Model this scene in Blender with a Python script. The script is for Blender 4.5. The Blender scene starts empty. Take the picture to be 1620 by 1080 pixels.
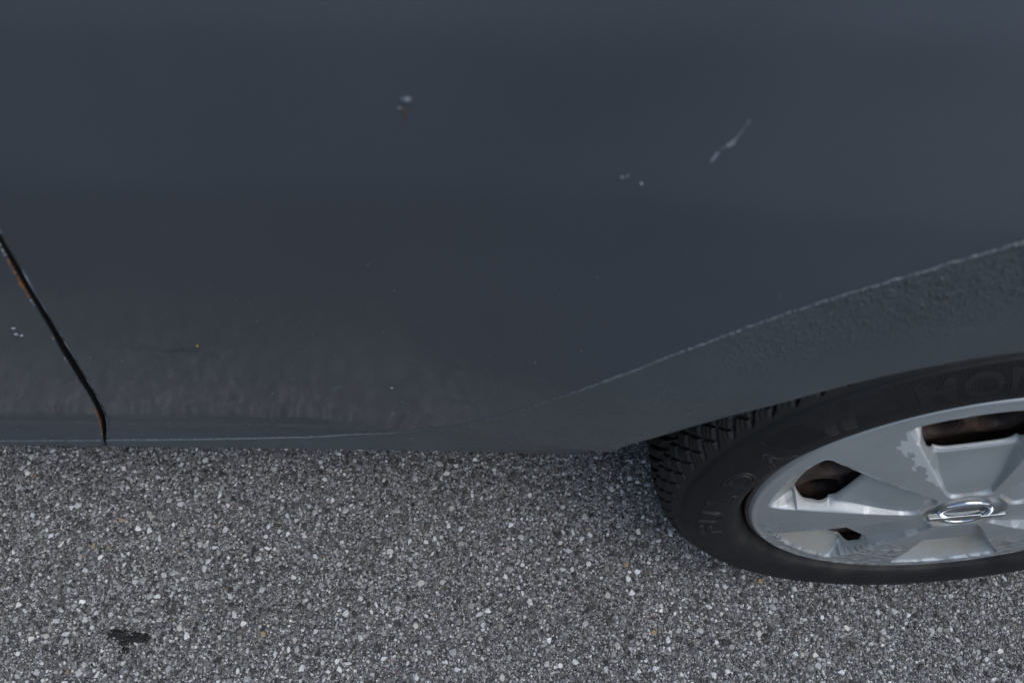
import bpy, bmesh, math
import numpy as np
from mathutils import Matrix, Vector

# ------------------------------------------------------------------ camera, sky, sun, exposure
SC = bpy.context.scene
COL = SC.collection
HUB = 0.29                                   # wheel centre height; x = 0 at the hub, y = 0 at the rim edge, +y into the car
cam_d = bpy.data.cameras.new('camera')
cam = bpy.data.objects.new('camera', cam_d)
COL.objects.link(cam)
SC.camera = cam
pitch, yaw, roll = (math.radians(a) for a in (55.97, 0.10, 0.78))
fw = Vector((math.sin(yaw) * math.cos(pitch), math.cos(yaw) * math.cos(pitch), -math.sin(pitch)))
r0 = Vector((math.cos(yaw), -math.sin(yaw), 0)); u0 = r0.cross(fw)
rt = math.cos(roll) * r0 + math.sin(roll) * u0
up = -math.sin(roll) * r0 + math.cos(roll) * u0
M = Matrix((rt, up, -fw)).transposed().to_4x4()
M.translation = Vector((-0.4408, -0.3122, 0.7290 + HUB))
cam.matrix_world = M
cam_d.sensor_width = 36.0
cam_d.lens = 28.0
cam_d.clip_start = 0.01
cam_d.clip_end = 500
cam_d.dof.use_dof = True
cam_d.dof.focus_distance = 0.84
cam_d.dof.aperture_fstop = 5.6

SUN_EL, SUN_AZ = math.radians(60), math.radians(138)     # from behind the photographer, to the right
W = bpy.data.worlds.new('World'); SC.world = W; W.use_nodes = True
wn = W.node_tree.nodes; wl = W.node_tree.links
sky = wn.new('ShaderNodeTexSky'); sky.sky_type = 'NISHITA'; sky.sun_disc = False
sky.sun_elevation = SUN_EL; sky.sun_rotation = SUN_AZ
sky.air_density = 1.0; sky.dust_density = 1.6; sky.ozone_density = 1.0
wn['Background'].inputs['Strength'].default_value = 0.13
wl.new(sky.outputs[0], wn['Background'].inputs['Color'])
sun_d = bpy.data.lights.new('sun', 'SUN'); sun_d.energy = 1.2; sun_d.angle = math.radians(60); sun_d.color = (1.0, 0.97, 0.93)
sun = bpy.data.objects.new('sun', sun_d); COL.objects.link(sun)
sd = Vector((math.sin(SUN_AZ) * math.cos(SUN_EL), math.cos(SUN_AZ) * math.cos(SUN_EL), math.sin(SUN_EL)))
sun.rotation_euler = sd.to_track_quat('Z', 'Y').to_euler()
SC.view_settings.view_transform = 'Standard'
SC.view_settings.look = 'None'
SC.view_settings.exposure = 0.38
SC.view_settings.gamma = 1.0
SC.view_settings.use_curve_mapping = False

SC.cycles.max_bounces = 5; SC.cycles.diffuse_bounces = 3; SC.cycles.glossy_bounces = 3
RNG = np.random.default_rng(11)

# ------------------------------------------------------------------ helpers
def ss(a, b, x):
    t = np.clip((x - a) / (b - a), 0, 1)
    return t * t * (3 - 2 * t)

_tab = np.random.default_rng(3).random((256, 256))
def vnoise(x, y):
    xi = np.floor(x).astype(int); yi = np.floor(y).astype(int)
    fx = x - xi; fy = y - yi
    fx = fx * fx * (3 - 2 * fx); fy = fy * fy * (3 - 2 * fy)
    g = lambda i, j: _tab[(xi + i) % 256, (yi + j) % 256]
    return (g(0, 0) * (1 - fx) + g(1, 0) * fx) * (1 - fy) + (g(0, 1) * (1 - fx) + g(1, 1) * fx) * fy
def fbm(x, y, o=4):
    v = 0; a = .5
    for k in range(o):
        v = v + a * vnoise(x * 2 ** k + 17 * k, y * 2 ** k + 31 * k); a *= .5
    return v / (1 - .5 ** o)

def mesh_np(name, V, F, mat=None, smooth=True, attrs=None, uv=None):
    """V (n,3); F list of arrays (m,k) of equal k each"""
    V = np.asarray(V, np.float32)
    if not isinstance(F, (list, tuple)): F = [F]
    F = [np.asarray(f, np.int32) for f in F if len(f)]
    me = bpy.data.meshes.new(name)
    nl = sum(f.size for f in F); nf = sum(len(f) for f in F)
    me.vertices.add(len(V)); me.vertices.foreach_set('co', V.ravel())
    me.loops.add(nl); me.polygons.add(nf)
    me.loops.foreach_set('vertex_index', np.concatenate([f.ravel() for f in F]))
    tot = np.concatenate([np.full(len(f), f.shape[1], np.int32) for f in F])
    st = np.r_[0, np.cumsum(tot)[:-1]].astype(np.int32)
    me.polygons.foreach_set('loop_start', st)
    me.polygons.foreach_set('use_smooth', np.full(nf, smooth, bool))
    for k, a in (attrs or {}).items():
        a = np.asarray(a, np.float32)
        if a.ndim == 1:
            me.attributes.new(k, 'FLOAT', 'POINT').data.foreach_set('value', a)
        else:
            if a.shape[1] == 3: a = np.c_[a, np.ones(len(a), np.float32)]
            me.attributes.new(k, 'FLOAT_COLOR', 'POINT').data.foreach_set('color', a.ravel())
    me.update(calc_edges=True)
    me.validate()
    if mat: me.materials.append(mat)
    return me

def obj(name, me, parent=None, loc=None, rot=None, **props):
    o = bpy.data.objects.new(name, me)
    COL.objects.link(o)
    if parent is not None: o.parent = parent
    if loc is not None: o.location = loc
    if rot is not None: o.rotation_euler = rot
    for k, v in props.items(): o[k] = v
    return o

def grid_faces(nr, nc, wrap=False):
    a = np.arange(nr * nc).reshape(nr, nc)
    if wrap: a = np.c_[a, a[:, :1]]
    return np.stack([a[:-1, :-1], a[:-1, 1:], a[1:, 1:], a[1:, :-1]], -1).reshape(-1, 4)

def mat_new(name):
    m = bpy.data.materials.new(name); m.use_nodes = True
    nt = m.node_tree
    return m, nt, nt.nodes['Principled BSDF']

class N:
    """tiny node builder"""
    def __init__(s, nt): s.nt = nt
    def n(s, t, ins=None, **kw):
        x = s.nt.nodes.new(t)
        for k, v in kw.items(): setattr(x, k, v)
        for k, v in (ins or {}).items(): s.put(x.inputs[k], v)
        return x
    def put(s, sock, v):
        if isinstance(v, bpy.types.NodeSocket): s.nt.links.new(v, sock)
        elif isinstance(v, bpy.types.Node): s.nt.links.new(v.outputs[0], sock)
        else: sock.default_value = v
    def obj(s): return s.n('ShaderNodeTexCoord').outputs['Object']
    def noise(s, vec, scale, detail=4, rough=.55):
        return s.n('ShaderNodeTexNoise', {'Vector': vec, 'Scale': scale, 'Detail': detail, 'Roughness': rough}).outputs[0]
    def ramp(s, v, *stops):
        r = s.n('ShaderNodeValToRGB', {'Fac': v}); e = r.color_ramp.elements
        while len(e) < len(stops): e.new(.5)
        for q, (p, c) in zip(e, stops):
            q.position = p; q.color = (c, c, c, 1) if not isinstance(c, tuple) else (*c, 1)
        return r.outputs[0]
    def mix(s, f, a, b, mode='MIX'):
        x = s.n('ShaderNodeMix', data_type='RGBA', blend_type=mode)
        s.put(x.inputs[0], f); s.put(x.inputs[6], a if not isinstance(a, tuple) else (*a, 1)); s.put(x.inputs[7], b if not isinstance(b, tuple) else (*b, 1))
        return x.outputs[2]
    def math(s, op, a, b=0.):
        x = s.n('ShaderNodeMath', operation=op); s.put(x.inputs[0], a); s.put(x.inputs[1], b); return x.outputs[0]
    def attr(s, name, out='Fac'): return s.n('ShaderNodeAttribute', attribute_name=name).outputs[out]
    def bump(s, h, strength, dist):
        return s.n('ShaderNodeBump', {'Height': h, 'Strength': strength, 'Distance': dist}).outputs[0]

# ------------------------------------------------------------------ materials
def make_paint():
    m, nt, p = mat_new('dark_blue_grey_car_paint'); n = N(nt); c = n.obj()
    big = n.math('ADD', n.math('MULTIPLY', n.noise(c, 3.2, 4), .8), n.math('MULTIPLY', n.noise(c, 2600, 1), .2)); fine = n.noise(c, 900, 2)
    z = n.n('ShaderNodeSeparateXYZ', {0: c}).outputs[2]
    grime = n.math('MULTIPLY', n.ramp(z, (.22, 1.), (.60, 0.)), n.ramp(n.noise(c, 38, 6, .65), (.38, 0.), (.75, 1.)))
    base = n.mix(n.ramp(big, (.38, 0.), (.62, 1.)), (.0715, .0860, .1030), (.0860, .1010, .1185))
    base = n.mix(n.math('MULTIPLY', grime, .05), base, (.09, .088, .082))
    n.put(p.inputs['Base Color'], base)
    p.inputs['Metallic'].default_value = .65
    n.put(p.inputs['Roughness'], n.ramp(fine, (.3, .50), (.7, .62)))
    p.inputs['Specular IOR Level'].default_value = .30
    p.inputs['Coat Weight'].default_value = .75
    n.put(p.inputs['Coat Roughness'], n.ramp(n.noise(n.n('ShaderNodeMapping', {'Vector': c, 'Scale': (1., 1., .35)}).outputs[0], 16, 6, .62), (.36, .015), (.68, .16)))
    p.inputs['Coat IOR'].default_value = 1.5
    n.put(p.inputs['Coat Normal'], n.bump(n.noise(c, 260, 2), .10, .0008))
    return m

def make_guard():
    m, nt, p = mat_new('textured_stone_guard_coating'); n = N(nt); c = n.obj()
    dust_glint = n.math('MULTIPLY', n.attr('edge'), n.ramp(n.noise(c, 360, 3), (.42, .10), (.60, 1.)))  # dust speckles together with a highlight painted along the guard line
    base = n.mix(n.ramp(n.noise(c, 20, 5), (.3, 0.), (.7, 1.)), (.0415, .0535, .0585), (.0515, .0640, .0700))
    base = n.mix(n.math('MULTIPLY', dust_glint, .9), base, (.150, .168, .185))
    n.put(p.inputs['Base Color'], base)
    n.put(p.inputs['Roughness'], n.ramp(n.noise(c, 120, 3), (.3, .30), (.7, .44)))
    p.inputs['Coat Weight'].default_value = .25
    p.inputs['Coat Roughness'].default_value = .25
    peb = n.math('MULTIPLY', n.ramp(n.noise(n.n('ShaderNodeMapping', {'Vector': c, 'Rotation': (0, .6, 0), 'Scale': (1., 1., .62)}).outputs[0], 420, 1.5), (.50, 0.), (.74, 1.)), n.attr('amp'))
    n.put(p.inputs['Normal'], n.bump(n.math('ADD', n.math('MULTIPLY', peb, 1.), n.math('MULTIPLY', n.noise(c, 520, 3), .10)), .80, .0022))
    return m

def make_rust():
    m, nt, p = mat_new('edge_rust'); n = N(nt); c = n.obj()
    b = n.ramp(n.noise(c, 330, 4, .65), (.34, (.045, .018, .008)), (.50, (.24, .080, .018)), (.62, (.33, .15, .04)), (.72, (.48, .43, .33)))
    n.put(p.inputs['Base Color'], b); p.inputs['Roughness'].default_value = .85
    n.put(p.inputs['Normal'], n.bump(n.noise(c, 700, 3), .8, .001))
    return m

def make_plain(name, col, rough, metal=0., bump=None, var=0.):
    m, nt, p = mat_new(name); n = N(nt); c = n.obj()
    if var:
        n.put(p.inputs['Base Color'], n.mix(n.ramp(n.noise(c, 60, 5), (.3, 0.), (.7, 1.)), tuple(v * (1 - var) for v in col), tuple(v * (1 + var) for v in col)))
    else: p.inputs['Base Color'].default_value = (*col, 1)
    p.inputs['Roughness'].default_value = rough; p.inputs['Metallic'].default_value = metal
    if bump: n.put(p.inputs['Normal'], n.bump(n.noise(c, bump[0], 3), bump[1], bump[2]))
    return m

def make_tyre():
    m, nt, p = mat_new('tyre_rubber'); n = N(nt); c = n.obj()
    nz = n.noise(c, 45, 6, .62)
    base = n.mix(n.ramp(nz, (.3, 0.), (.75, 1.)), (.0048, .0051, .0058), (.0078, .0080, .0086))
    base = n.mix(n.math('MULTIPLY', n.attr('tread'), n.ramp(n.noise(c, 80, 5), (.3, .35), (.7, 1.))), base, (.014, .013, .0105))
    base = n.mix(n.math('MULTIPLY', n.attr('grime'), n.ramp(n.noise(c, 30, 5), (.36, 0.), (.68, .9))), base, (.026, .023, .019))
    speck = n.ramp(n.noise(c, 900, 2), (.70, 0.), (.76, 1.))
    base = n.mix(n.math('MULTIPLY', speck, n.math('ADD', n.math('MULTIPLY', n.attr('tread'), .5), .12)), base, (.20, .19, .17))
    n.put(p.inputs['Base Color'], base)
    n.put(p.inputs['Roughness'], n.ramp(nz, (.3, .52), (.7, .70)))
    p.inputs['Specular IOR Level'].default_value = .34
    # moulded hatching: fine ridges, counted along the attribute 'arc'
    s = n.math('SINE', n.math('MULTIPLY', n.attr('arc'), 2 * math.pi))
    h = n.math('MULTIPLY', s, n.attr('hatch'))
    h = n.math('ADD', n.math('MULTIPLY', h, .5), n.math('MULTIPLY', n.noise(c, 500, 3), .30))
    n.put(p.inputs['Normal'], n.bump(h, .9, .0011))
    return m

def make_cap():
    m, nt, p = mat_new('silver_hubcap_paint'); n = N(nt); c = n.obj()
    base = n.mix(n.ramp(n.noise(c, 22, 5), (.3, 0.), (.7, 1.)), (.278, .305, .314), (.322, .350, .358))
    base = n.mix(n.attr('wear'), base, (.52, .55, .56))
    base = n.mix(n.attr('dirt'), base, (.30, .275, .215))
    base = n.mix(n.attr('rash'), base, (.17, .18, .185))
    n.put(p.inputs['Base Color'], base)
    p.inputs['Metallic'].default_value = .45
    r = n.ramp(n.noise(c, 150, 4), (.3, .38), (.7, .50))
    r = n.mix(n.attr('dirt'), r, (.75, .75, .75))
    n.put(p.inputs['Roughness'], r)
    p.inputs['Coat Weight'].default_value = .15
    p.inputs['Coat Roughness'].default_value = .30
    n.put(p.inputs['Normal'], n.bump(n.math('ADD', n.math('MULTIPLY', n.noise(c, 900, 2), .25), n.math('MULTIPLY', n.attr('rash'), n.noise(c, 300, 4))), .35, .0012))
    return m

def make_steel():
    m, nt, p = mat_new('rusty_steel_wheel'); n = N(nt); c = n.obj()
    n.put(p.inputs['Base Color'], n.ramp(n.noise(c, 55, 6, .6), (.3, (.022, .015, .012)), (.5, (.046, .030, .024)), (.72, (.080, .048, .035))))
    n.put(p.inputs['Roughness'], n.ramp(n.noise(c, 90, 4), (.3, .45), (.7, .8)))
    p.inputs['Metallic'].default_value = .15
    return m

def make_asphalt():
    m, nt, p = mat_new('asphalt_binder'); n = N(nt); c = n.obj()
    def cells(sc, lo, hi):
        v = n.n('ShaderNodeTexVoronoi', {'Vector': c, 'Scale': sc, 'Randomness': 1.0})
        g = n.ramp(n.n('ShaderNodeSeparateColor', {0: v.outputs['Color']}).outputs[0], (0., lo), (.5, .45 * hi), (.9, .7 * hi), (1., hi))
        e = n.n('ShaderNodeTexVoronoi', {'Vector': c, 'Scale': sc, 'Randomness': 1.0}, feature='DISTANCE_TO_EDGE')
        return g, n.ramp(e.outputs['Distance'], (.0, 0.), (.14, 1.))
    g1, e1 = cells(420, .02, .33); g2, e2 = cells(190, .03, .47)
    col = n.mix(e1, (.018, .018, .019), g1)
    pick = n.ramp(n.noise(c, 130, 2), (.50, 0.), (.56, 1.))
    col = n.mix(n.math('MULTIPLY', pick, e2), col, g2)
    big = n.ramp(n.noise(c, 2.2, 5), (.3, .88), (.7, 1.12))
    col = n.mix(1., col, big, 'MULTIPLY')
    n.put(p.inputs['Base Color'], col); p.inputs['Roughness'].default_value = .85
    n.put(p.inputs['Normal'], n.bump(n.math('ADD', e1, e2), .6, .0012))
    return m

def make_stone():
    m, nt, p = mat_new('aggregate_stone'); n = N(nt); c = n.obj()
    a = n.attr('tint', 'Color')
    col = n.mix(1., a, n.ramp(n.noise(c, 700, 4), (.3, .72), (.7, 1.22)), 'MULTIPLY')
    n.put(p.inputs['Base Color'], col); p.inputs['Roughness'].default_value = .62
    n.put(p.inputs['Normal'], n.bump(n.noise(c, 900, 3), .4, .0006))
    return m

MAT_PAINT = make_paint(); MAT_GUARD = make_guard(); MAT_RUST = make_rust()
MAT_TYRE = make_tyre(); MAT_LETTER = make_plain('lit_edge_rubber_letter', (.012, .0125, .0133), .55, var=.5); MAT_CAP = make_cap(); MAT_STEEL = make_steel()  # outlined letters in lighter rubber, their lit edges painted into the colour
MAT_ASPH = make_asphalt(); MAT_STONE = make_stone()
MAT_BLACK = make_plain('black_underside_gap_shade', (.006, .006, .0065), .85, var=.3)
MAT_CHROME = make_plain('chrome', (.62, .64, .66), .12, 1.0)
MAT_GLASS = make_plain('dark_side_glass', (.01, .012, .013), .05)
MAT_CHIP = make_plain('bare_primer_chip', (.33, .355, .38), .6, var=.45, bump=(900, .5, .0006))
MAT_FLAKE = make_plain('yellowed_flaked_paint', (.34, .30, .17), .7, var=.5, bump=(900, .5, .0006))
MAT_CHIP_D = make_plain('dull_primer_chip', (.19, .215, .235), .65, var=.5)
MAT_CHIP_Y = make_plain('yellow_speck', (.42, .28, .05), .7)
MAT_CHIP_B = make_plain('chip_edge', (.070, .088, .108), .3, var=.3)
MAT_CHIP_R = make_plain('rust_spot', (.060, .046, .028), .8, var=.4)
MAT_TAR = make_plain('tar', (.009, .0085, .008), .55, var=.4, bump=(500, .9, .002))

# ------------------------------------------------------------------ ground
def flat_sheet(name, x0, x1, y0, y1, z, mat):
    return mesh_np(name, [(x0, y0, z), (x1, y0, z), (x1, y1, z), (x0, y1, z)], np.array([[0, 1, 2, 3]]), mat)
road = obj('asphalt_road', flat_sheet('asphalt_road', -60, 60, -60, 60, 0, MAT_ASPH), kind='structure',
           label='coarse grey exposed aggregate asphalt under the parked car')

def stone_colours(k, pale=.085):
    v = np.exp(RNG.normal(math.log(.200), .60, k))
    u = RNG.random(k)
    v = np.where(u < pale, RNG.uniform(.34, .60, k), v)
    v = np.where((u > pale) & (u < pale + .17), RNG.uniform(.025, .07, k), v)
    v = np.clip(v, .018, .68)
    t = np.stack([v * 1.0, v * 1.005, v * .985], 1)
    w = RNG.random(k)
    t[w < .10] *= np.array([1.03, 1.0, .92])
    t[(w > .10) & (w < .20)] *= np.array([.955, .99, 1.04])
    t[(w > .20) & (w < .27)] *= np.array([.965, 1.01, .99])
    q = w > .9990
    t[q] = np.array([.26, .15, .12]) * RNG.uniform(.7, 1.2, (q.sum(), 1))
    q = (w > .9960) & (w < .9990)
    t[q] = np.array([.28, .21, .12]) * RNG.uniform(.7, 1.2, (q.sum(), 1))
    return t
def stone_rings(k, rad, h):
    """k angular flat-topped stones: 6 base verts + 6 top verts each; returns (k,12,3) around 0"""
    a = (np.arange(6) / 6 * 2 * np.pi)[None] + RNG.uniform(-.36, .36, (k, 6)) + RNG.uniform(0, 6.3, (k, 1))
    rr = rad[:, None] * RNG.uniform(.72, 1.22, (k, 6))
    st = RNG.uniform(.52, 1.0, (k, 1)); ph = RNG.uniform(0, np.pi, (k, 1))
    def put(r, ang):
        x = r * np.cos(ang); y = r * np.sin(ang) * st
        return x * np.cos(ph) - y * np.sin(ph), x * np.sin(ph) + y * np.cos(ph)
    bx, by = put(rr, a)
    s = RNG.uniform(.45, .80, (k, 6))
    tx, ty = put(rr * s, a + RNG.uniform(-.2, .2, (k, 6)))
    tilt = RNG.normal(0, .16, (k, 2))
    tz = h[:, None] * RNG.uniform(.8, 1.1, (k, 6)) + tx * tilt[:, :1] + ty * tilt[:, 1:]
    bz = np.full((k, 6), -.0012)
    return np.concatenate([np.stack([bx, by, bz], -1), np.stack([tx, ty, tz], -1)], 1)
def stone_faces(k):
    i = np.arange(6); j = (i + 1) % 6
    q = np.stack([i, j, j + 6, i + 6], -1)
    o = (np.arange(k) * 12)
    Q = (q[None] + o[:, None, None]).reshape(-1, 4)
    T = (np.arange(6, 12)[None] + o[:, None])
    return [Q, T]
SX0, SX1, SY0, SY1 = -1.42, .48, -.30, .24
def scatter(n_try, rad_fn, cell, occ, frac):
    """dart throwing on a coarse occupancy grid of 1 mm"""
    P = []; R = []
    xs = RNG.uniform(SX0, SX1, n_try); ys = RNG.uniform(SY0, SY1, n_try); rs = rad_fn(n_try)
    ed = np.minimum.reduce([(xs - SX0) / .12, (SX1 - xs) / .12, (ys - SY0) / .1, (SY1 - ys) / .1])
    keep = RNG.random(n_try) < ed
    xs, ys, rs = xs[keep], ys[keep], rs[keep]
    ix = ((xs - SX0) * 1000).astype(int); iy = ((ys - SY0) * 1000).astype(int)
    H_, W_ = occ.shape
    for x, y, r, a, b in zip(xs, ys, rs, ix, iy):
        k = int(r * 1000 * frac)
        if occ[b, a]: continue
        b0, b1, a0, a1 = max(b - k, 0), min(b + k + 1, H_), max(a - k, 0), min(a + k + 1, W_)
        if k and occ[b0:b1:max(k, 1), a0:a1:max(k, 1)].any(): continue
        occ[b0:b1, a0:a1] = True
        P.append((x, y)); R.append(r)
    return np.array(P), np.array(R)
occ = np.zeros((int((SY1 - SY0) * 1000) + 2, int((SX1 - SX0) * 1000) + 2), bool)
P1, R1 = scatter(5200, lambda k: RNG.uniform(.0030, .0055, k), 1, occ, .80)
P2, R2 = scatter(62000, lambda k: RNG.uniform(.0019, .0032, k), 1, occ, .80)
P3, R3 = scatter(400000, lambda k: RNG.uniform(.0010, .0019, k), 1, occ, .60)
SP = np.concatenate([P1, P2, P3]); SR = np.concatenate([R1, R2, R3])
TAR = np.array([-.909, -.069])
inview = (SP[:, 0] > -1.10) & (SP[:, 0] < .20) & (SP[:, 1] > -.115) & (SP[:, 1] < .10)
order = np.argsort(-np.where(inview, SR, 0))
big = order[:300]; rest = np.setdiff1d(np.arange(len(SP)), big)
k = len(rest)
# finer stones between the coarse ones sit a little lower
hh = np.clip(.0006 + SR * .22, 0, .0022) * RNG.uniform(.75, 1.15, len(SR))
V = stone_rings(k, SR[rest] * 1.12, hh[rest]); V[..., :2] += SP[rest][:, None]
tc_ = stone_colours(k); tb = stone_colours(k, .19)
tint = np.repeat(np.where((SR[rest] > .0026)[:, None], tb, tc_), 12, 0)
F = stone_faces(k)
agg = obj('asphalt_aggregate', mesh_np('asphalt_aggregate', V.reshape(-1, 3), F, MAT_STONE, False, {'tint': tint}), road, kind='stuff')
protos = []
for i in range(40):
    v = stone_rings(1, np.array([.0055]), np.array([.0019]))
    protos.append(mesh_np('stone', v.reshape(-1, 3), stone_faces(1), MAT_STONE, False, {'tint': np.repeat(stone_colours(1, .34) * 1.05, 12, 0)}))
for j, i in enumerate(big):
    o = obj('stone', protos[j % 40], road, (SP[i, 0], SP[i, 1], 0), (0, 0, float(RNG.uniform(0, 6.28))))
    s = SR[i] * 1.12 / .0055; o.scale = (s, s, 1)

# a black lump of tar pressed between the stones
def lump(cx, cy, rx, ry, h, seed, nn=56):
    g = np.linspace(-1.15, 1.15, nn); X, Yg = np.meshgrid(g, g)
    ang = np.arctan2(Yg, X); rr = np.hypot(X, Yg)
    edge = .62 + .55 * fbm(np.cos(ang) * 2.2 + seed, np.sin(ang) * 2.2 + seed * 1.7, 3)
    d = np.clip(1 - rr / edge, -1, 1)
    z = .95 * h * np.clip(d, 0, 1) ** .6 * (-.15 + 2.1 * fbm(X * 6.3 + seed, Yg * 4.1 + seed, 4)) - .0022 * (d <= 0) - .0004
    V = np.stack([cx + X * rx, cy + Yg * ry, z], -1).reshape(-1, 3)
    F = grid_faces(nn, nn); keep = (d.ravel()[F] > -.02).any(1)
    return V, F[keep]
Vt, Ft = [], []; off = 0
for a in [(-.921, -.0665, .015, .009, .0050, 3.1), (-.899, -.0700, .016, .009, .0042, 8.4), (-.909, -.0745, .014, .007, .0038, 5.2), (-.886, -.0712, .009, .007, .0034, 1.2), (-.908, -.0855, .008, .005, .0030, 6.6)]:
    v, f = lump(*a); Vt.append(v); Ft.append(f + off); off += len(v)
obj('tar_lump', mesh_np('tar_lump', np.concatenate(Vt), np.concatenate(Ft), MAT_TAR),
    label='small black crumbly tar lump lying on the grey asphalt', category='tar')

# ------------------------------------------------------------------ the parked car: side panels
PZ = [.15, .197, .21, .245, .262, .285, .32, .36, .42, .50, .60, .70, .80, .90, 1.0, 1.1]
PY = [.098, .0885, .0820, .0890, .0882, .0820, .0720, .0600, .0437, .0250, .0085, .0010, .0055, .0220, .0500, .085]
PY2 = [.100, .0915, .0890, .0835, .0808, .0768, .0700, .0600] + PY[8:]      # without the sill's lip, towards the arch
_zz = np.linspace(.15, 1.1, 951); _yy = np.interp(_zz, PZ, PY); _y2 = np.interp(_zz, PZ, PY2)
_k = np.exp(-.5 * (np.arange(-30, 31) / 7.) ** 2); _k /= _k.sum()
_yy = np.convolve(np.pad(_yy, 30, mode='edge'), _k, mode='valid'); _y2 = np.convolve(np.pad(_y2, 30, mode='edge'), _k, mode='valid')
def bodyY(x, z):
    """depth of the car's side at length x and height z: rounded belly, tucked sill, flared arch"""
    y = np.interp(z, _zz, _yy); y = y + (np.interp(z, _zz, _y2) - y) * ss(-.68, -.46, x); r = np.hypot(x, z - HUB)
    return y - .046 * ss(.62, .33, r) * ss(.19, .37, z) * (1 - .30 * ss(.50, .62, z))

BOT_L = [(-.8925, .2153), (-.7983, .2140), (-.6568, .2146), (-.5874, .2094), (-.5173, .2000), (-.4456, .1951), (-.3949, .1919), (-.372, .1885), (-.362, .1900), (-.3555, .1955),
         (-.3525, .207), (-.3510, .24), (-.3505, .30), (-.3500, .332), (-.3465, .357), (-.3360, .3865), (-.3167, .4192), (-.2971, .4513), (-.2787, .4783), (-.2609, .5007), (-.2425, .5173), (-.2244, .5317), (-.2063, .5438),
         (-.1884, .5543), (-.1706, .5636), (-.1526, .5712), (-.1351, .5786), (-.121, .5836), (-.1067, .5879), (-.06, .6005), (0, .606)]
BOT = np.array(BOT_L + [(-x, z) for x, z in BOT_L[-2::-1] if x > -.45] + [(.60, .2000), (.95, .2000)])
GUARD_L = [(-1.0046, .2239), (-.8847, .2274), (-.7933, .2302), (-.723, .2337), (-.653, .2373), (-.582, .2501), (-.5595, .2600), (-.5370, .2770), (-.5151, .3072), (-.4950, .3400), (-.4755, .3700), (-.456, .3987), (-.429, .4416), (-.4051, .4794),
           (-.3791, .514), (-.3547, .5396), (-.3318, .562), (-.3102, .5816), (-.2899, .6006), (-.2673, .6196), (-.2488, .6344), (-.2278, .6492), (-.2104, .6605), (-.1938, .6718), (-.1778, .6824), (-.162, .692), (-.1, .716), (0, .728)]
GUARD = np.array(GUARD_L + [(-x, z) for x, z in GUARD_L[-2::-1]])
GAP_L = np.array([(-.8925, .2000), (-.8912, .2228), (-.8883, .2328), (-.8804, .2562), (-.8624, .2992), (-.8419, .3488), (-.8252, .3948), (-.8018, .4657), (-.7811, .5328), (-.7637, .5977), (-.753, .6471), (-.7462, .6792), (-.735, .76), (-.728, .88), (-.724, 1.0)])
GAP_R = np.array([(-.8870, .2000), (-.8855, .2251), (-.8812, .2351), (-.8728, .2564), (-.8509, .3081), (-.828, .3666), (-.8052, .4335), (-.7854, .4968), (-.7711, .5518), (-.7566, .611), (-.7485, .6554), (-.7425, .6793), (-.731, .76), (-.724, .88), (-.720, 1.0)])
def smooth_curve(P, n):
    s = np.r_[0, np.cumsum(np.hypot(*np.diff(P, axis=0).T))]
    t = np.linspace(0, s[-1], n * 4)
    X = np.interp(t, s, P[:, 0]); Z = np.interp(t, s, P[:, 1])
    w = 11; kk = np.hanning(w + 2)[1:-1]; kk /= kk.sum()
    pad = w // 2
    Xp = np.r_[2 * X[0] - X[pad:0:-1], X, 2 * X[-1] - X[-2:-pad - 2:-1]]; Zp = np.r_[2 * Z[0] - Z[pad:0:-1], Z, 2 * Z[-1] - Z[-2:-pad - 2:-1]]
    X = np.convolve(Xp, kk, 'valid'); Z = np.convolve(Zp, kk, 'valid')
    return np.interp(np.linspace(0, s[-1], n), t, X), np.interp(np.linspace(0, s[-1], n), t, Z), np.linspace(0, s[-1], n)
_gz = np.linspace(.2, 1.0, 400)
def gapx(G):
    x = np.interp(_gz, G[:, 1], G[:, 0])
    kk = np.hanning(17)[1:-1]; kk /= kk.sum()
    return np.convolve(np.pad(x, 7, mode='edge'), kk, 'valid')
GLX, GRX = gapx(GAP_L), gapx(GAP_R) + .0010
ZT = 1.0
NC, NR = 640, 150
bx, bz, bs = smooth_curve(BOT, NC)
gl = lambda z: np.interp(z, _gz, GLX)
gr = lambda z: np.interp(z, _gz, GRX)
bx[0] = gr(bz[0])
tx = gr(ZT) + (bs / bs[-1]) * (.95 - gr(ZT))
def column_xz(k_idx, t):
    """point on column k at height fraction t (arrays)"""
    x = bx[k_idx] + (tx[k_idx] - bx[k_idx]) * t
    z = bz[k_idx] + (ZT - bz[k_idx]) * t
    x0 = bx[0] + (tx[0] - bx[0]) * t
    return x + (gr(z) - x0) * np.exp(-(x - x0) / .12), z
t = np.linspace(0, 1, NR) ** 1.35
K, T = np.meshgrid(np.arange(NC), t)
X, Z = column_xz(K, T)
Yp = bodyY(X, Z)
rows = [np.stack([X, Yp, Z], -1)]
# folded lips: bottom / arch flange and the edge along the door gap
def with_lip(G, flange):
    g0 = G[0]
    nx = np.gradient(g0[:, 0]); nz = np.gradient(g0[:, 2]); ln = np.hypot(nx, nz) + 1e-9
    dn = np.stack([nz / ln, 0 * nx, -nx / ln], -1)          # outward from the panel edge (down)
    lips = []
    for o, d in ((.0010, .0022), (.0006, .0045), (-.001, flange)):
        q = g0 + dn * o; q[:, 1] += d; lips.append(q)
    return np.concatenate([np.array(lips[::-1]), G], 0)
G = with_lip(rows[0], .022)
c0 = G[:, 0]
e = []
for o, d in ((.0003, .0010), (.0003, .003), (-.0010, .030)):
    q = c0.copy(); q[:, 0] -= o; q[:, 1] += d; e.append(q[:, None])
G = np.concatenate(e[::-1] + [G], 1)
car = obj('parked_car', None, label='dark blue grey parked car seen low along its rear side with one wheel', category='car')
car.location = (0, 0, 0)
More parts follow.
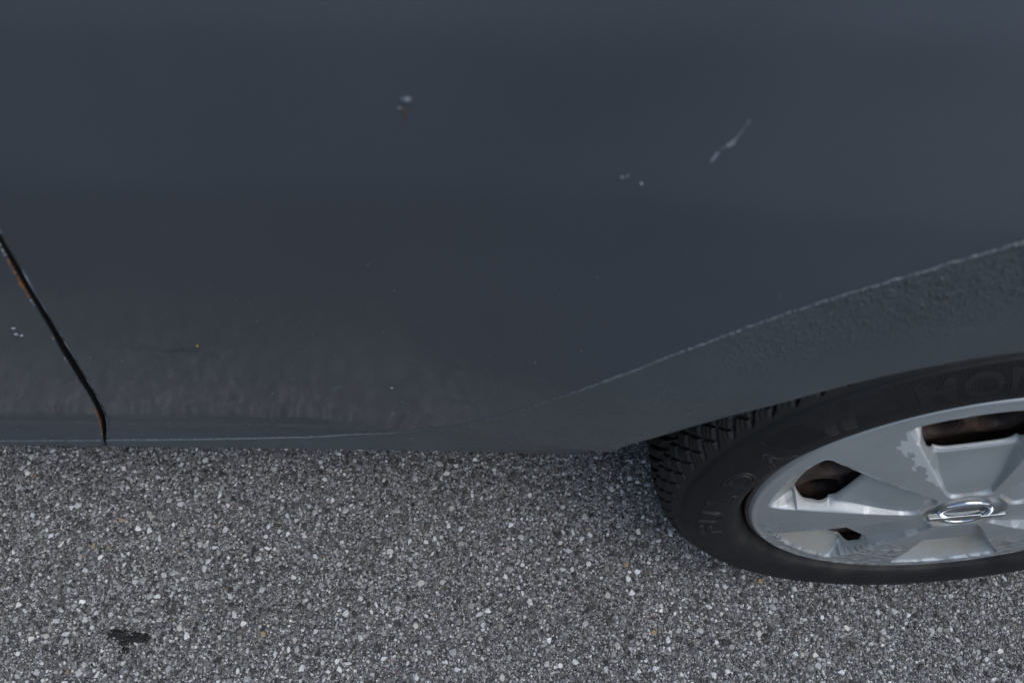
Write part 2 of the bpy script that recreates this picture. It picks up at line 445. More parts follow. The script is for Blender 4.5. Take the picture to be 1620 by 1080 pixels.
def fold_black(me, ncols, which):  # shade of the door gap, put into the folds' colour as black
    me.materials.append(MAT_BLACK)
    idx = np.zeros(len(me.polygons), np.int32); idx.reshape(-1, ncols - 1)[:, which] = 1
    me.polygons.foreach_set('material_index', idx); return me
obj('rear_side_panel', fold_black(mesh_np('rear_side_panel', G.reshape(-1, 3), grid_faces(*G.shape[:2]), MAT_PAINT), G.shape[1], slice(0, 2)), car)

# door, to the left of the gap
nd, nrd = 150, 150
tt = np.linspace(0, 1, nrd) ** 1.2
zcol = .2153 + (ZT - .2153) * tt
U, Zd = np.meshgrid(np.linspace(0, 1, nd), zcol)
Xd = -2.05 + (gl(Zd) + 2.05) * (1 - (1 - U) ** 1.8)
Gd = np.stack([Xd, bodyY(Xd, Zd), Zd], -1)
Gd = with_lip(Gd, .022)
c1 = Gd[:, -1]; e = []
for o, d in ((.0003, .0010), (.0003, .003), (-.0010, .030)):
    q = c1.copy(); q[:, 0] += o; q[:, 1] += d; e.append(q[:, None])
Gd = np.concatenate([Gd] + e, 1)
door = obj('door', fold_black(mesh_np('door', Gd.reshape(-1, 3), grid_faces(*Gd.shape[:2]), MAT_PAINT), Gd.shape[1], slice(-2, None)), car)

# dark door jamb behind the gap
zj = np.linspace(.20, 1.0, 60); xj = gl(np.clip(zj, .2, 1)); yj = bodyY(xj, zj) + .028
Vj = np.stack([np.stack([xj - .03, yj, zj], -1), np.stack([xj + .04, yj, zj], -1)], 1).reshape(-1, 3)
obj('door_jamb', mesh_np('door_jamb', Vj, grid_faces(60, 2), MAT_BLACK), car)

# stone guard coating: a proud, pebbly skin between the guard line and the edge
NG, NGR = 1300, 64
fi = np.linspace(0, NC - 1.001, NG)
ki = fi.astype(int); kf = fi - ki
def col_f(T):
    xa, za = column_xz(ki[None] + 0 * T.astype(int), T); xb, zb = column_xz(np.minimum(ki + 1, NC - 1)[None] + 0 * T.astype(int), T)
    return xa + (xb - xa) * kf[None], za + (zb - za) * kf[None]
tc = np.linspace(0, 1, 1200)[:, None] * np.ones((1, NG))
xc, zc = col_f(tc)
zg = np.interp(xc, GUARD[:, 0], GUARD[:, 1])
above = zc > zg
tg = tc[np.argmax(above, 0), 0]
tg = np.maximum(np.convolve(np.pad(tg, 4, mode='edge'), np.ones(9) / 9, 'valid'), .004)
uu = 1 - (1 - np.linspace(0, 1, NGR)) ** 2.1
Tg = uu[:, None] * tg[None]
Xg, Zg = col_f(Tg)
wob = (fbm(Xg * 260, Zg * 260, 2) - .5)
near = (1 - uu)[:, None] * tg[None] * .75            # metres below the guard line (approx.)
Zg = Zg + wob * .0030 * ss(.012, 0, near) * ss(-.60, -.30, Xg)
amp = .12 + .88 * ss(-.42, -.20, Xg) * ss(-.02, .10, Zg - .58 + .25 * (Xg + .3) + .04)
amp = np.clip(.85 * ss(-.40, -.15, Xg) * ss(.004, .075, np.hypot(Xg, Zg - HUB) - .330), .03, 1) * (.45 + 1.1 * np.clip(fbm(Xg * 22, Zg * 22, 3) - .2, 0, 1))
sk = Xg * .8 + Zg * .6; tk = -Xg * .6 + Zg * .8
b1 = fbm(tk * 260 + 5, sk * 150 + 9, 2); b2 = fbm(tk * 520, sk * 330 + 40, 2)
bumps = amp * (.0046 * np.clip(b1 - .52, 0, 1) + .0016 * np.clip(b2 - .5, 0, 1))
lipb = .0006 * np.exp(-((near - .0016) / .0012) ** 2) * (.4 + .9 * fbm(Xg * 330, Zg * 0 + 3, 2))
off = (.0006 + bumps) * ss(0, .0016, near) + lipb
off[0] += -.0002
Yg = bodyY(Xg, Zg) - off
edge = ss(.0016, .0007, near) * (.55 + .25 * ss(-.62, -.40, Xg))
Gg = np.stack([Xg, Yg, Zg], -1)
Gg[-1, :, 1] += .0016
lip = Gg[0].copy(); lip[:, 1] += .0035
lip2 = lip.copy(); lip2[:, 1] += .012
dn = with_lip(Gg, .02)[:3] - Gg[0][None]
lip = Gg[0] + dn[2] * np.array([1.6, 1, 1.6]); lip2 = Gg[0] + dn[0] * np.array([-1.2, .9, -1.2]) 
Gg = np.concatenate([lip2[None], lip[None], Gg], 0)
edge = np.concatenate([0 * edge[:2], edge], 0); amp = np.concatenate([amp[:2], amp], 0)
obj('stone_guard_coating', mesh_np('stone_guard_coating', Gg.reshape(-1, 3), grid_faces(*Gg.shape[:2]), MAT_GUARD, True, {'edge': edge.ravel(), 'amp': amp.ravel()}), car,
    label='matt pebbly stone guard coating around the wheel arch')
# the same coating as a thin strip under the door
xs = np.linspace(-2.05, gl(.22) - .0012, 300); us = np.linspace(0, 1, 10)
Zs = .2150 + (np.interp(xs, [-2.05, -1.0046, -.8847], [.2239, .2239, .2272])[None] - .2150) * us[:, None]
Xs = np.tile(xs, (10, 1)); Ys = bodyY(Xs, Zs) - .0006 - .0004 * np.exp(-((1 - us[:, None]) / .12) ** 2)
Ys[-1] += .0014
Gs = np.stack([Xs, Ys, Zs], -1); l1 = Gs[0].copy(); l1[:, 1] += .003; l1[:, 2] -= .0016; l2 = l1.copy(); l2[:, 1] += .012; l2[:, 2] += .0006
Gs = np.concatenate([l2[None], l1[None], Gs], 0)
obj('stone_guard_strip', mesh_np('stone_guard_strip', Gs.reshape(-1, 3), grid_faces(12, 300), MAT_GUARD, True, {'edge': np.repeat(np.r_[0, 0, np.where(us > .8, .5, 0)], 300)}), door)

# chips, scratches, rust
def patch(name, pts, mat, parent, lift=.0004, thick=.0003, **kw):
    P = np.array(pts, float); c = P.mean(0)
    ring = P; inner = c + (P - c) * .6
    n_ = len(P)
    def to3(q, l): return np.stack([q[:, 0], bodyY(q[:, 0], q[:, 1]) - l, q[:, 1]], -1)
    V = np.concatenate([to3(ring, -.0003), to3(inner, lift + thick), to3(c[None], lift + thick * 1.1)])
    i = np.arange(n_); j = (i + 1) % n_
    return obj(name, mesh_np(name, V, [np.stack([i, j, j + n_, i + n_], -1), np.stack([i + n_, j + n_, 0 * i + 2 * n_], -1)], mat), parent, **kw)
def blob(cx, cz, rx, rz, ang=0, n_=9, rough=.35):
    a = np.linspace(0, 2 * np.pi, n_, endpoint=False); r = 1 + RNG.uniform(-rough, rough, n_)
    x, z = rx * r * np.cos(a), rz * r * np.sin(a)
    return [(cx + p * math.cos(ang) - q * math.sin(ang), cz + p * math.sin(ang) + q * math.cos(ang)) for p, q in zip(x, z)]
panel = bpy.data.objects['rear_side_panel']
# blistered chip with a rusty run below it
patch('paint_chip', blob(-.4938, .7617, .0034, .0013, 0, 11, .2), MAT_CHIP_B, panel, .0009, .0009)
patch('paint_chip', blob(-.4976, .7566, .0009, .0006), MAT_CHIP_D, panel)
patch('rust_run', blob(-.4955, .7530, .0011, .0050, .05), MAT_CHIP_R, panel, .0002, .0001)
# long pale scratch: one ragged stroke and a broken tail
def ragged(pts, widths):
    P = np.array(pts); n_ = 40
    s0 = np.r_[0, np.cumsum(np.hypot(*np.diff(P, axis=0).T))]; t_ = np.linspace(0, s0[-1], n_)
    X_ = np.interp(t_, s0, P[:, 0]); Z_ = np.interp(t_, s0, P[:, 1]); w_ = np.interp(t_, s0, widths)
    dx, dz = np.gradient(X_), np.gradient(Z_); l_ = np.hypot(dx, dz); nx, nz = -dz / l_, dx / l_
    wl = w_ * RNG.uniform(.35, 1.3, n_); wr = w_ * RNG.uniform(.35, 1.3, n_)
    A = np.stack([X_ + nx * wl, Z_ + nz * wl], -1); B = np.stack([X_ - nx * wr, Z_ - nz * wr], -1); Cc = np.stack([X_, Z_], -1)
    V = np.stack([np.stack([q[:, 0], bodyY(q[:, 0], q[:, 1]) - l, q[:, 1]], -1) for q, l in ((A, .00005), (Cc, .0004), (B, .00005))], 1)
    return obj('scratch', mesh_np('scratch', V.reshape(-1, 3), grid_faces(n_, 3), MAT_CHIP_D), panel)
ragged([(-.3238, .7542), (-.3250, .7508), (-.3268, .7462), (-.3288, .7425), (-.3302, .7395), (-.3322, .7385)], [.0006, .00028, .0004, .0007, .0014, .0007])
ragged([(-.3330, .7378), (-.3342, .7370)], [.0003, .0006]); ragged([(-.3348, .7346), (-.3360, .7338), (-.3370, .7310), (-.3384, .7282)], [.0003, .0006, .0008, .0002])
patch('paint_chip', blob(-.3826, .7158, .0008, .0006), MAT_CHIP_D, panel); patch('paint_chip', blob(-.3797, .7168, .0005, .0004), MAT_CHIP_D, panel)
patch('paint_chip', blob(-.3718, .7123, .0006, .0008), MAT_CHIP, panel)
patch('paint_chip', blob(-.6806, .5111, .0013, .0016), MAT_CHIP_Y, panel)
patch('paint_chip', blob(-.5427, .4298, .0012, .0012), MAT_CHIP, panel)
for cx, cz, rx in [(-.8050, .5385, .0022), (-.8093, .5282, .0017), (-.8060, .5262, .0016), (-.8088, .5276, .0010)]:
    patch('paint_chip', blob(cx, cz, rx, .0008, .1), MAT_CHIP, door)
# fine dust specks, far too many and small to pick apart
ns = 520
zx = np.stack([RNG.uniform(-1.02, -.12, ns), .225 + RNG.beta(1.1, 2.6, ns) * .5], 1)
ok = (zx[:, 1] > np.interp(zx[:, 0], BOT[:30, 0], BOT[:30, 1]) + .012) & (np.abs(zx[:, 0] - gr(zx[:, 1])) > .012)
zx = zx[ok]; ns = len(zx)
ins = zx[:, 1] < np.interp(zx[:, 0], GUARD[:, 0], GUARD[:, 1])
r_ = RNG.gamma(2, .00009, ns) + .00016
a6 = np.arange(6) / 6 * 2 * np.pi
px = zx[:, :1] + r_[:, None] * np.cos(a6) * RNG.uniform(.6, 1.6, (ns, 1)); pz = zx[:, 1:] + r_[:, None] * np.sin(a6)
py = bodyY(px, pz) - np.where(ins, .0014, .0003)[:, None]
obj('dust_specks', mesh_np('dust_specks', np.stack([px, py, pz], -1).reshape(-1, 3), np.arange(ns * 6).reshape(-1, 6), MAT_CHIP), panel, kind='stuff')
# rust and flaked paint along the door's edge
def rust_strip(z0, z1, w, seed, mat, name, thr=.30):
    n_ = 60
    z = np.linspace(z0, z1, n_); wv = .62 * w * RNG.uniform(.35, 1.35, n_) * (.0 + 2.2 * np.clip(fbm(z * 420 + seed, z * 0 + seed, 3) - thr - .06, 0, 1)) * ss(0, .15, (z - z0) / (z1 - z0)) * ss(1, .85, (z - z0) / (z1 - z0))
    xe = gl(z); mm = np.clip(wv / .0006, 0, 1)
    V = np.stack([np.stack([xe - wv, bodyY(xe - wv, z) + .0002, z], -1), np.stack([xe - wv * .7, bodyY(xe - wv * .7, z) + .0004 - .0008 * mm, z], -1), np.stack([xe - wv * .1, bodyY(xe, z) + .0006 - .0011 * mm, z], -1), np.stack([xe + .0006 * mm - .0004, bodyY(xe, z) + .0012 - .0006 * mm, z], -1), np.stack([xe + .0002 * mm, bodyY(xe, z) + .0014 + .0012 * mm, z], -1)], 1)
    return obj(name, mesh_np(name, V.reshape(-1, 3), grid_faces(n_, 5), mat), door)
rust_strip(.628, .652, .0036, 1.3, MAT_CHIP, 'flaked_paint'); rust_strip(.583, .636, .0046, 3.3, MAT_RUST, 'edge_rust'); rust_strip(.560, .586, .0028, 6.2, MAT_CHIP, 'flaked_paint', .42)
rust_strip(.498, .530, .0040, 7.7, MAT_FLAKE, 'flaked_paint', .42); rust_strip(.470, .490, .0024, 2.4, MAT_CHIP, 'flaked_paint', .44)
rust_strip(.405, .440, .0034, 4.1, MAT_FLAKE, 'flaked_paint', .40); rust_strip(.222, .335, .0048, 9.4, MAT_RUST, 'edge_rust', .22)

# ------------------------------------------------------------------ the rest of the car: arch liner, underside, greenhouse
def revolve(profile, n_, a0=0., a1=2 * np.pi, wrap=True):
    """profile (r, y) about the wheel axis (y) -> rows along profile"""
    P = np.array(profile, float); th = np.linspace(a0, a1, n_, endpoint=not wrap)
    R_, TH = np.meshgrid(P[:, 0], th, indexing='ij'); Yv = np.repeat(P[:, 1:2], n_, 1)
    return np.stack([R_ * np.cos(TH), Yv, R_ * np.sin(TH)], -1), th
Gl, _ = revolve([(.352, .012), (.358, .10), (.358, .27), (.345, .29), (.05, .29)], 120, -.30, math.pi + .30, False)
Gl[..., 2] += HUB
Gl[0, :, 1] = bodyY(Gl[0, :, 0], np.clip(Gl[0, :, 2], .2, 1)) + .020
Gl[1, :, 1] = np.maximum(.10, Gl[0, :, 1] + .01)
obj('wheel_arch_liner', mesh_np('wheel_arch_liner', Gl.reshape(-1, 3), grid_faces(*Gl.shape[:2]), MAT_BLACK), car)
def box_mesh(name, boxes, mat):
    V, F = [], []
    for (x0, x1, y0, y1, z0, z1) in boxes:
        o = len(V)
        V += [(x0, y0, z0), (x1, y0, z0), (x1, y1, z0), (x0, y1, z0), (x0, y0, z1), (x1, y0, z1), (x1, y1, z1), (x0, y1, z1)]
        F += [[o + i for i in f] for f in ((0, 3, 2, 1), (4, 5, 6, 7), (0, 1, 5, 4), (1, 2, 6, 5), (2, 3, 7, 6), (3, 0, 4, 7))]
    return mesh_np(name, V, np.array(F), mat, False)
obj('underbody', box_mesh('underbody', [(-2.05, -.36, .104, 1.50, .235, .26), (-.36, .37, .30, 1.50, .235, .26), (.37, .95, .104, 1.50, .235, .26)], MAT_BLACK), car)
# glasshouse and roof above the shoulder line, and the far side
def loft(name, secs, mat, x0=-2.05, x1=.95, nx=14, lean=.0):
    xs = np.linspace(x0, x1, nx); S = np.array(secs)
    V = np.stack([np.stack([np.full(len(S), x), S[:, 0], S[:, 1]], -1) for x in xs], 0)
    return obj(name, mesh_np(name, V.reshape(-1, 3), grid_faces(nx, len(S)), mat), car)
y1 = float(bodyY(np.array(1.5), np.array(1.0)))
loft('shoulder', [(y1, 1.0), (y1 + .006, 1.012), (y1 + .02, 1.02)], MAT_PAINT)
loft('side_window', [(y1 + .022, 1.016), (y1 + .09, 1.18), (y1 + .18, 1.34)], MAT_GLASS)
loft('roof', [(y1 + .17, 1.335), (y1 + .21, 1.385), (y1 + .32, 1.425), (.80, 1.45), (1.25, 1.425), (1.40, 1.36), (1.56, .95), (1.60, .6), (1.52, .22)], MAT_PAINT)

# ------------------------------------------------------------------ wheel
wheel = obj('wheel', None, car, (0, 0, HUB), label='rear wheel with silver six spoke hubcap and winter tyre')
# tyre: profile from the rim bead out over the sidewall, across the tread and back
prof = [(.194, .022), (.2010, .0165), (.2060, .0115), (.2095, .0050), (.2130, -.0030), (.2190, -.0082), (.2215, -.0092), (.2225, -.0104), (.2240, -.0106), (.2300, -.0120), (.2400, -.0124), (.2500, -.0105), (.2590, -.0065), (.2660, -.0022), (.2680, -.0004), (.2687, .0014),
        (.2740, .0050), (.2800, .0100), (.2855, .0165), (.2893, .0245), (.2920, .0350), (.2945, .0550), (.2958, .0800), (.2960, .0875)]
full = np.array(prof + [(r, .175 - y) for r, y in prof[-2::-1]])
sl = np.r_[0, np.cumsum(np.hypot(*np.diff(full, axis=0).T))]
# finer steps over the visible sidewall and the outer tread
yb = np.interp(np.linspace(0, sl[-1], 3000), sl, full[:, 1]); sb = np.linspace(0, sl[-1], 3000)
dens = np.where(sb < .115, 1.0, np.where(sb < .235, .85, .10)); cs = np.cumsum(dens); cs = (cs - cs[0]) / (cs[-1] - cs[0])
s_ = np.interp(np.linspace(0, 1, 190), cs, sb)
pr = np.interp(s_, sl, full[:, 0]); pyv = np.interp(s_, sl, full[:, 1])
NT = 1320
th = np.linspace(0, 2 * np.pi, NT, endpoint=False)
TH, S_ = np.meshgrid(th, s_); RR = np.repeat(pr[:, None], NT, 1); YY = np.repeat(pyv[:, None], NT, 1)
s_sh = sl[15]                                   # arc position of the sharp shoulder line
v = S_ - s_sh; vt = (sl[-1] - 2 * s_sh)
vm = np.minimum(v, vt - v)                      # distance from the nearer shoulder
uarc = TH * .292
pitchL = 2 * np.pi * .292 / 76
def tri(ph): return np.abs(ph - np.round(ph))
zig = .0028 * (2 * np.abs(2 * (uarc / pitchL % 1) - 1) - 1)
g = np.zeros_like(v)
ph = (uarc + .95 * vm) / pitchL
lat = ss(.105, .065, tri(ph)) * ss(.004, .012, vm) * ss(.052, .048, vm)
longi = ss(.0042, .0024, np.abs(vm - .046 - zig))
ph2 = (uarc - 1.55 * (vm - .046)) / pitchL
mid = ss(.13, .085, tri(ph2)) * ss(.044, .048, vm)
cen = ss(.0045, .0028, np.abs(vm - .088 - zig * .6))
half = ss(.004, .0022, np.abs(vm - .026 - .5 * zig)) * ss(.25, .30, tri(ph + .25)) * .7
ph3 = (uarc - 1.15 * vm) / pitchL
half = ss(.085, .050, tri(ph3)) * ss(.010, .018, vm) * ss(.052, .048, vm) * .8
g = np.maximum.reduce([lat, longi, mid, cen, half])
sip = (ss(.16, .08, tri(ph * 4 + .5 + .08 * np.sin(vm * 900))) * ss(.006, .012, vm) * ss(.044, .040, vm) + ss(.16, .08, tri(ph2 * 4 + .5 + .08 * np.sin(vm * 900))) * ss(.05, .054, vm)) * .45
dep = (.0072 * g + .0030 * sip * (1 - g)) * ss(.001, .007, vm)
dep = np.where(vm > 0, dep, 0)
Rt = RR - dep * .96; Yt = YY + dep * np.where(v < vt / 2, 1, -1) * ss(.03, .0, vm) * .5
# shoulder rib and light wobble on the sidewall
Xt = Rt * np.cos(TH); Zt = Rt * np.sin(TH)
low = Zt < -HUB + .0016
squash = np.where(low, (-HUB + .0016) - Zt, 0)
Zt = np.where(low, -HUB + .0016, Zt)
Yt = np.where((YY < .0) & (RR < .2690), Yt * (1 - .52 * ss(-.06, -.19, Zt)), Yt)
for rc_, rw_, rh_ in ((.2165, .0006, .0003), (.2275, .0007, .0003), (.2560, .0006, .0003), (.2630, .0008, .0005), (.2652, .0006, .0005)):
    Yt = Yt - rh_ * np.exp(-((RR - rc_) / rw_) ** 2) * (YY < .0)
deg = np.degrees(TH)
sidew = (vm < -.002)
def sect(a0, a1, r0, r1, slant=0.):
    d = (deg - slant * (RR - .25)); return ((d > a0) & (d < a1) & (RR > r0) & (RR < r1) & (YY < .05)).astype(float)
hatch = np.maximum.reduce([sect(70, 130, .2345, .2655, -120), sect(137.0, 139.2, .2365, .2640, -60), sect(133.4, 135.8, .2365, .2660, -60), sect(140.6, 149.5, .2400, .2620, 160) * .45])
hatch = np.where(sidew, hatch, 0)
arc = TH * .25 / .00165 + np.where((deg > 139.9) & (deg < 151), (RR - .25) / .0013, 0) - np.where((deg > 132) & (deg < 139.9), (RR - .25) / .0016, 0)
tread = ss(-.002, .006, vm); grime = ss(.226, .208, RR) * (YY < .05) + .35 * ss(.24, .225, RR) * (Zt < -.05) * (YY < .05)
tyre = obj('tyre', mesh_np('tyre', np.stack([Xt, Yt, Zt], -1).reshape(-1, 3), grid_faces(190, NT, True)[:, ::-1], MAT_TYRE, True,
           {'hatch': hatch.ravel(), 'arc': arc.ravel(), 'tread': tread.ravel(), 'grime': np.clip(grime, 0, 1).ravel()}), wheel)

# moulded lettering, bent around the sidewall, tops outwards
def wall_y(r): return np.interp(r, full[:16, 0], full[:16, 1])
def letter(ch, ang, rc, w, h, depth, outline):
    cu = bpy.data.curves.new('letter', 'FONT'); cu.body = ch; cu.align_x = 'CENTER'; cu.size = 1.0; cu.resolution_u = 5
    if outline:
        cu.fill_mode = 'NONE'; cu.bevel_depth = .03; cu.bevel_resolution = 1
    else:
        cu.extrude = .02; cu.offset = .02
    tmp = bpy.data.objects.new('letter', cu); COL.objects.link(tmp)
    dg = bpy.context.evaluated_depsgraph_get()
    me = bpy.data.meshes.new_from_object(tmp.evaluated_get(dg))
    bpy.data.objects.remove(tmp)
    if not outline:
        bm = bmesh.new(); bm.from_mesh(me)
        bmesh.ops.subdivide_edges(bm, edges=[e for e in bm.edges if e.calc_length() > .12], cuts=3)
        bmesh.ops.triangulate(bm, faces=bm.faces); bm.to_mesh(me); bm.free()
    n_ = len(me.vertices); co = np.empty(n_ * 3, np.float32); me.vertices.foreach_get('co', co); co = co.reshape(-1, 3)
    lo, hi = co.min(0), co.max(0)
    cx = (co[:, 0] - (lo[0] + hi[0]) / 2) / (hi[0] - lo[0]) * w; cy = (co[:, 1] - (lo[1] + hi[1]) / 2) / (hi[1] - lo[1]) * h
    cz = co[:, 2] / max(abs(hi[2]), 1e-6) * depth
    r = rc + cy; a = math.radians(ang) - cx / rc
    out = np.stack([r * np.cos(a), wall_y(r) - cz - (0 if outline else -.0002), r * np.sin(a)], -1).astype(np.float32)
    me.vertices.foreach_set('co', out.ravel()); me.materials.clear(); me.materials.append(MAT_LETTER if outline else MAT_TYRE)
    me.update()
    obj('raised_letter', me, wheel)
for ch, a, w in (('F', 194.2, .026), ('U', 185.6, .029), ('L', 175.6, .027), ('D', 164.4, .033), ('A', 153.2, .036)):
    letter(ch, a, .2405, w, .0235, .0010, True)
for ch, a, w in (('M', 119.4, .027), ('O', 112.2, .027), ('N', 105.2, .026)):
    letter(ch, a, .2505, w, .0230, .0004, False)

# steel wheel behind the cap
def polar_holes(nth, rs, height_fn, hole_fn):
    th = np.linspace(0, 2 * np.pi, nth, endpoint=False)
    R_, T_ = np.meshgrid(rs, th, indexing='ij')
    X = R_ * np.cos(T_); Zc = R_ * np.sin(T_)
    X, Zc = X.ravel(), Zc.ravel()
    s = hole_fn(X, Zc)
    Fq = grid_faces(len(rs), nth, True)
    keep = ~(s[Fq] > 0).all(1)
    Fq = Fq[keep]
    used = np.zeros(len(X), bool); used[Fq.ravel()] = True
    mv = used & (s > 0)
    for _ in range(6):
        e = 1e-5; x, z = X[mv], Zc[mv]; s0 = hole_fn(x, z)
        gx = (hole_fn(x + e, z) - s0) / e; gz = (hole_fn(x, z + e) - s0) / e; gg = gx * gx + gz * gz + 1e-6
        st = np.clip(s0 / gg, -.002, .002)
        X[mv] -= st * gx; Zc[mv] -= st * gz
    idx = -np.ones(len(X), int); idx[used] = np.arange(used.sum())
    return X[used], Zc[used], idx[Fq]
def skirt(me, depth, skip_r):
    bm = bmesh.new(); bm.from_mesh(me)
    ed = [e for e in bm.edges if e.is_boundary and max(math.hypot(v.co.x, v.co.z) for v in e.verts) < skip_r and min(math.hypot(v.co.x, v.co.z) for v in e.verts) > .02]
    r = bmesh.ops.extrude_edge_only(bm, edges=ed)
    for v_ in r['geom']:
        if isinstance(v_, bmesh.types.BMVert): v_.co.y += depth
    for f in bm.faces: f.smooth = True
    bm.to_mesh(me); bm.free(); return me
HA = np.radians(98.5 + 22.5 * np.arange(16))
def steel_hole(x, z):
    d = np.min(np.hypot(x[..., None] - .128 * np.cos(HA), z[..., None] - .128 * np.sin(HA)), -1)
    return .0180 - d
x, z, f = polar_holes(900, np.linspace(.03, .186, 90), None, steel_hole)
r = np.hypot(x, z); y = .028 - .0085 * ss(.085, .112, r) + .013 * ss(.154, .174, r) + .003 * ss(.004, 0, -steel_hole(x, z))
steel = obj('steel_wheel', skirt(mesh_np('steel_wheel', np.stack([x, y, z], -1), f[:, ::-1], MAT_STEEL), .012, .18), wheel)
Gb, _ = revolve([(.160, .165), (.172, .12), (.178, .06), (.186, .0415), (.1865, .020), (.190, .012), (.197, .0085), (.2015, .004), (.2035, .0052), (.2035, .010), (.196, .018)], 240)
obj('steel_rim', mesh_np('steel_rim', Gb.reshape(-1, 3), grid_faces(*Gb.shape[:2], True), MAT_STEEL), wheel)
Gk, _ = revolve([(.001, .105), (.12, .105), (.15, .115), (.165, .16)], 120)
obj('brake_drum', mesh_np('brake_drum', Gk.reshape(-1, 3), grid_faces(*Gk.shape[:2], True), MAT_BLACK), wheel)

# hubcap: domed disc, six tapering pockets, a window in the outer half of each
PA = np.radians(109 + 60 * np.arange(6))
def smin(a, b, k):
    h = np.clip(.5 + .5 * (b - a) / k, 0, 1); return b + (a - b) * h - k * h * (1 - h)
def pocket_pq(x, z):
    a = np.arctan2(z, x); r = np.hypot(x, z)
    d = (a[..., None] - PA + np.pi) % (2 * np.pi) - np.pi
    i = np.abs(d).argmin(-1); da = np.take_along_axis(d, i[..., None], -1)[..., 0]
    return r * np.cos(da), r * np.sin(da), r, i
def pocket_sd(x, z):
    p, q, r, i = pocket_pq(x, z)
    w = .0205 + (p - .045) * .285
    lat = (w - np.abs(q)) * .96
    s = smin(lat, p - .037, .010)
    return smin(s, .1835 - r, .007), p, q, r
def window_sd(x, z):
    p, q, r, i = pocket_pq(x, z)
    w = .0160 + (p - .045) * .285
    s = smin((w - np.abs(q)) * .96, p - .1165, .014)
    return smin(s, .1570 - r, .012)
def cap_height(x, z):
    s, p, q, r = pocket_sd(x, z)
    face = .0135 * (1 - np.clip(r / .192, 0, 1) ** 2) - .0035 * ss(.1955, .2003, r) ** 2 - .0040 * ss(.0385, .0325, r)
    D = .0035 + .0065 * ss(.045, .112, r)
    D = D + (.0215 - D) * ss(.1165, .146, r)
    D = np.minimum(D, .0215 * np.clip((.1845 - r) / .0270, 0, 1) + .0005)
    wall = .0030 + .0065 * ss(.07, .125, r)
    d = D * ss(0, 1, s / np.where(r > .156, .0022, wall))
    d = d + .0016 * ss(.003, 0, -window_sd(x, z)) * (r < .125)
    return face - d
rs = np.r_[np.linspace(.0006, .04, 26), np.linspace(.0413, .2, 180)]
x, z, f = polar_holes(1260, rs, None, window_sd)
h = cap_height(x, z); r = np.hypot(x, z); a = np.degrees(np.arctan2(z, x)) % 360
s, p, q, _ = pocket_sd(x, z)
nz = fbm(x * 420 + 60, z * 420 + 60, 3); nz2 = fbm(x * 90 + 60, z * 90 + 60, 4)
# peeled clear coat by the pocket's edge, kerb rash low down, dirt lying in the pockets
_, _, _, pi_ = pocket_pq(x, z)
wid = .003 + .022 * np.clip(fbm(p * 75 + 9, s * 160 + 3, 4) - .34, 0, 1) * ss(.080, .105, r) * ss(.186, .165, r) * 1.6
wear = ss(-.0006, .0006, wid - np.abs(s)) * (pi_ == 0) * (q > 0) * (s < .0015) * (r > .075) * (r < .180)
wear = np.maximum(wear, ss(.60, .64, nz2) * ss(.004, .0, np.abs(s - .001)) * .8)
lowz = ss(-.05, -.10, z)
fl = fbm((x + .35 * z) * 160 + 4, z * 330 + 8, 4)
rash = ss(.60, .64, fl) * lowz * (s < .003) * ss(.09, .12, r)
wear = np.maximum(wear, ss(.58, .62, fbm((x + .35 * z) * 130 + 40, z * 300 + 18, 4)) * lowz * (s < .003) * ss(.09, .12, r) * .9)
dirt = ss(.0, .010, s) * ss(.112, .150, r) * (.55 + .45 * ss(.35, .62, nz2)) * .6
dirt = np.maximum(dirt, .65 * ss(.030, .034, r) * ss(.043, .037, r) * ss(.45, .6, nz2))
dirt = np.clip(dirt + .22 * ss(.50, .66, fbm(x * 40 + 80, z * 40 + 20, 4)) * lowz, 0, .9)
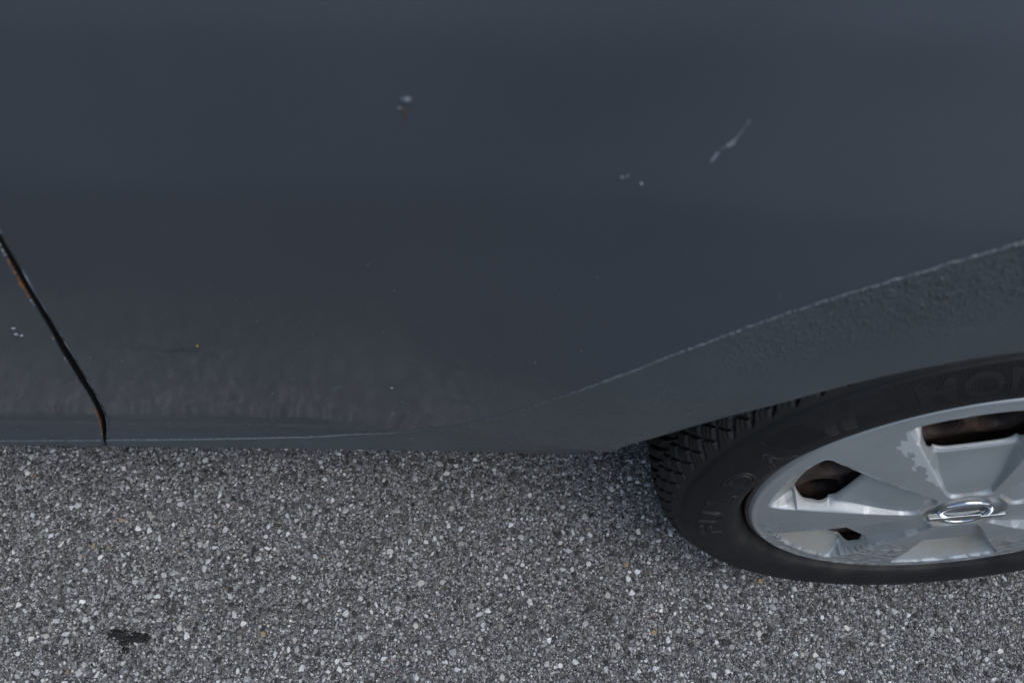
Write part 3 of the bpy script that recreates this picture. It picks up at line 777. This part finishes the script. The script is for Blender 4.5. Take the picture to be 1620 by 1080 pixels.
me = mesh_np('hubcap', np.stack([x, -h, z], -1), f, MAT_CAP, True, {'wear': wear, 'dirt': dirt, 'rash': rash * .8})
cap = obj('hubcap', skirt(me, .003, .196), wheel)
Ge, _ = revolve([(.2000, .0035), (.2004, .0055), (.1995, .014), (.192, .016)], 360)
obj('hubcap_edge', mesh_np('hubcap_edge', Ge.reshape(-1, 3), grid_faces(*Ge.shape[:2], True), MAT_CAP), wheel)

# emblem: chrome ring crossed by a flat bolt, tilted with the wheel
EA = math.radians(18.3); y0 = -.0130
thr = np.linspace(0, 2 * np.pi, 96, endpoint=False); tube = np.linspace(0, 2 * np.pi, 12, endpoint=False)
A, B = np.meshgrid(thr, tube, indexing='ij')
rr = .0232 + .0029 * np.cos(B) * .9
Vr = np.stack([rr * np.cos(A), y0 - .0022 * np.sin(B) - .0002, rr * np.sin(A)], -1)
Vr = np.concatenate([Vr, Vr[:, :1]], 1)
obj('emblem_ring', mesh_np('emblem_ring', Vr.transpose(1, 0, 2).reshape(-1, 3), grid_faces(13, 96, True), MAT_CHROME), wheel)
bolt = [(-.0350, -.0006), (-.0330, .0068), (.0135, .0046), (.0135, .0004), (.0350, .0006), (.0330, -.0068), (-.0115, -.0046), (-.0115, -.0004)]
bp_ = [(x_ * math.cos(EA) - z_ * math.sin(EA), x_ * math.sin(EA) + z_ * math.cos(EA)) for x_, z_ in bolt]
bm = bmesh.new()
vs = [bm.verts.new((x_, y0 - .0008, z_)) for x_, z_ in bp_]
fc = bm.faces.new(vs)
ex = bmesh.ops.extrude_face_region(bm, geom=[fc])
for q_ in ex['geom']:
    if isinstance(q_, bmesh.types.BMVert): q_.co.y -= .0052
bmesh.ops.recalc_face_normals(bm, faces=bm.faces)
bmesh.ops.bevel(bm, geom=[e for e in bm.edges], offset=.0006, segments=2, affect='EDGES')
me = bpy.data.meshes.new('emblem_bolt'); bm.to_mesh(me); bm.free(); me.materials.append(MAT_CHROME)
obj('emblem_bolt', me, wheel)
print('tris', sum(len(o.data.loops) - 2 * len(o.data.polygons) for o in SC.objects if o.type == 'MESH'), 'stones', len(SP))
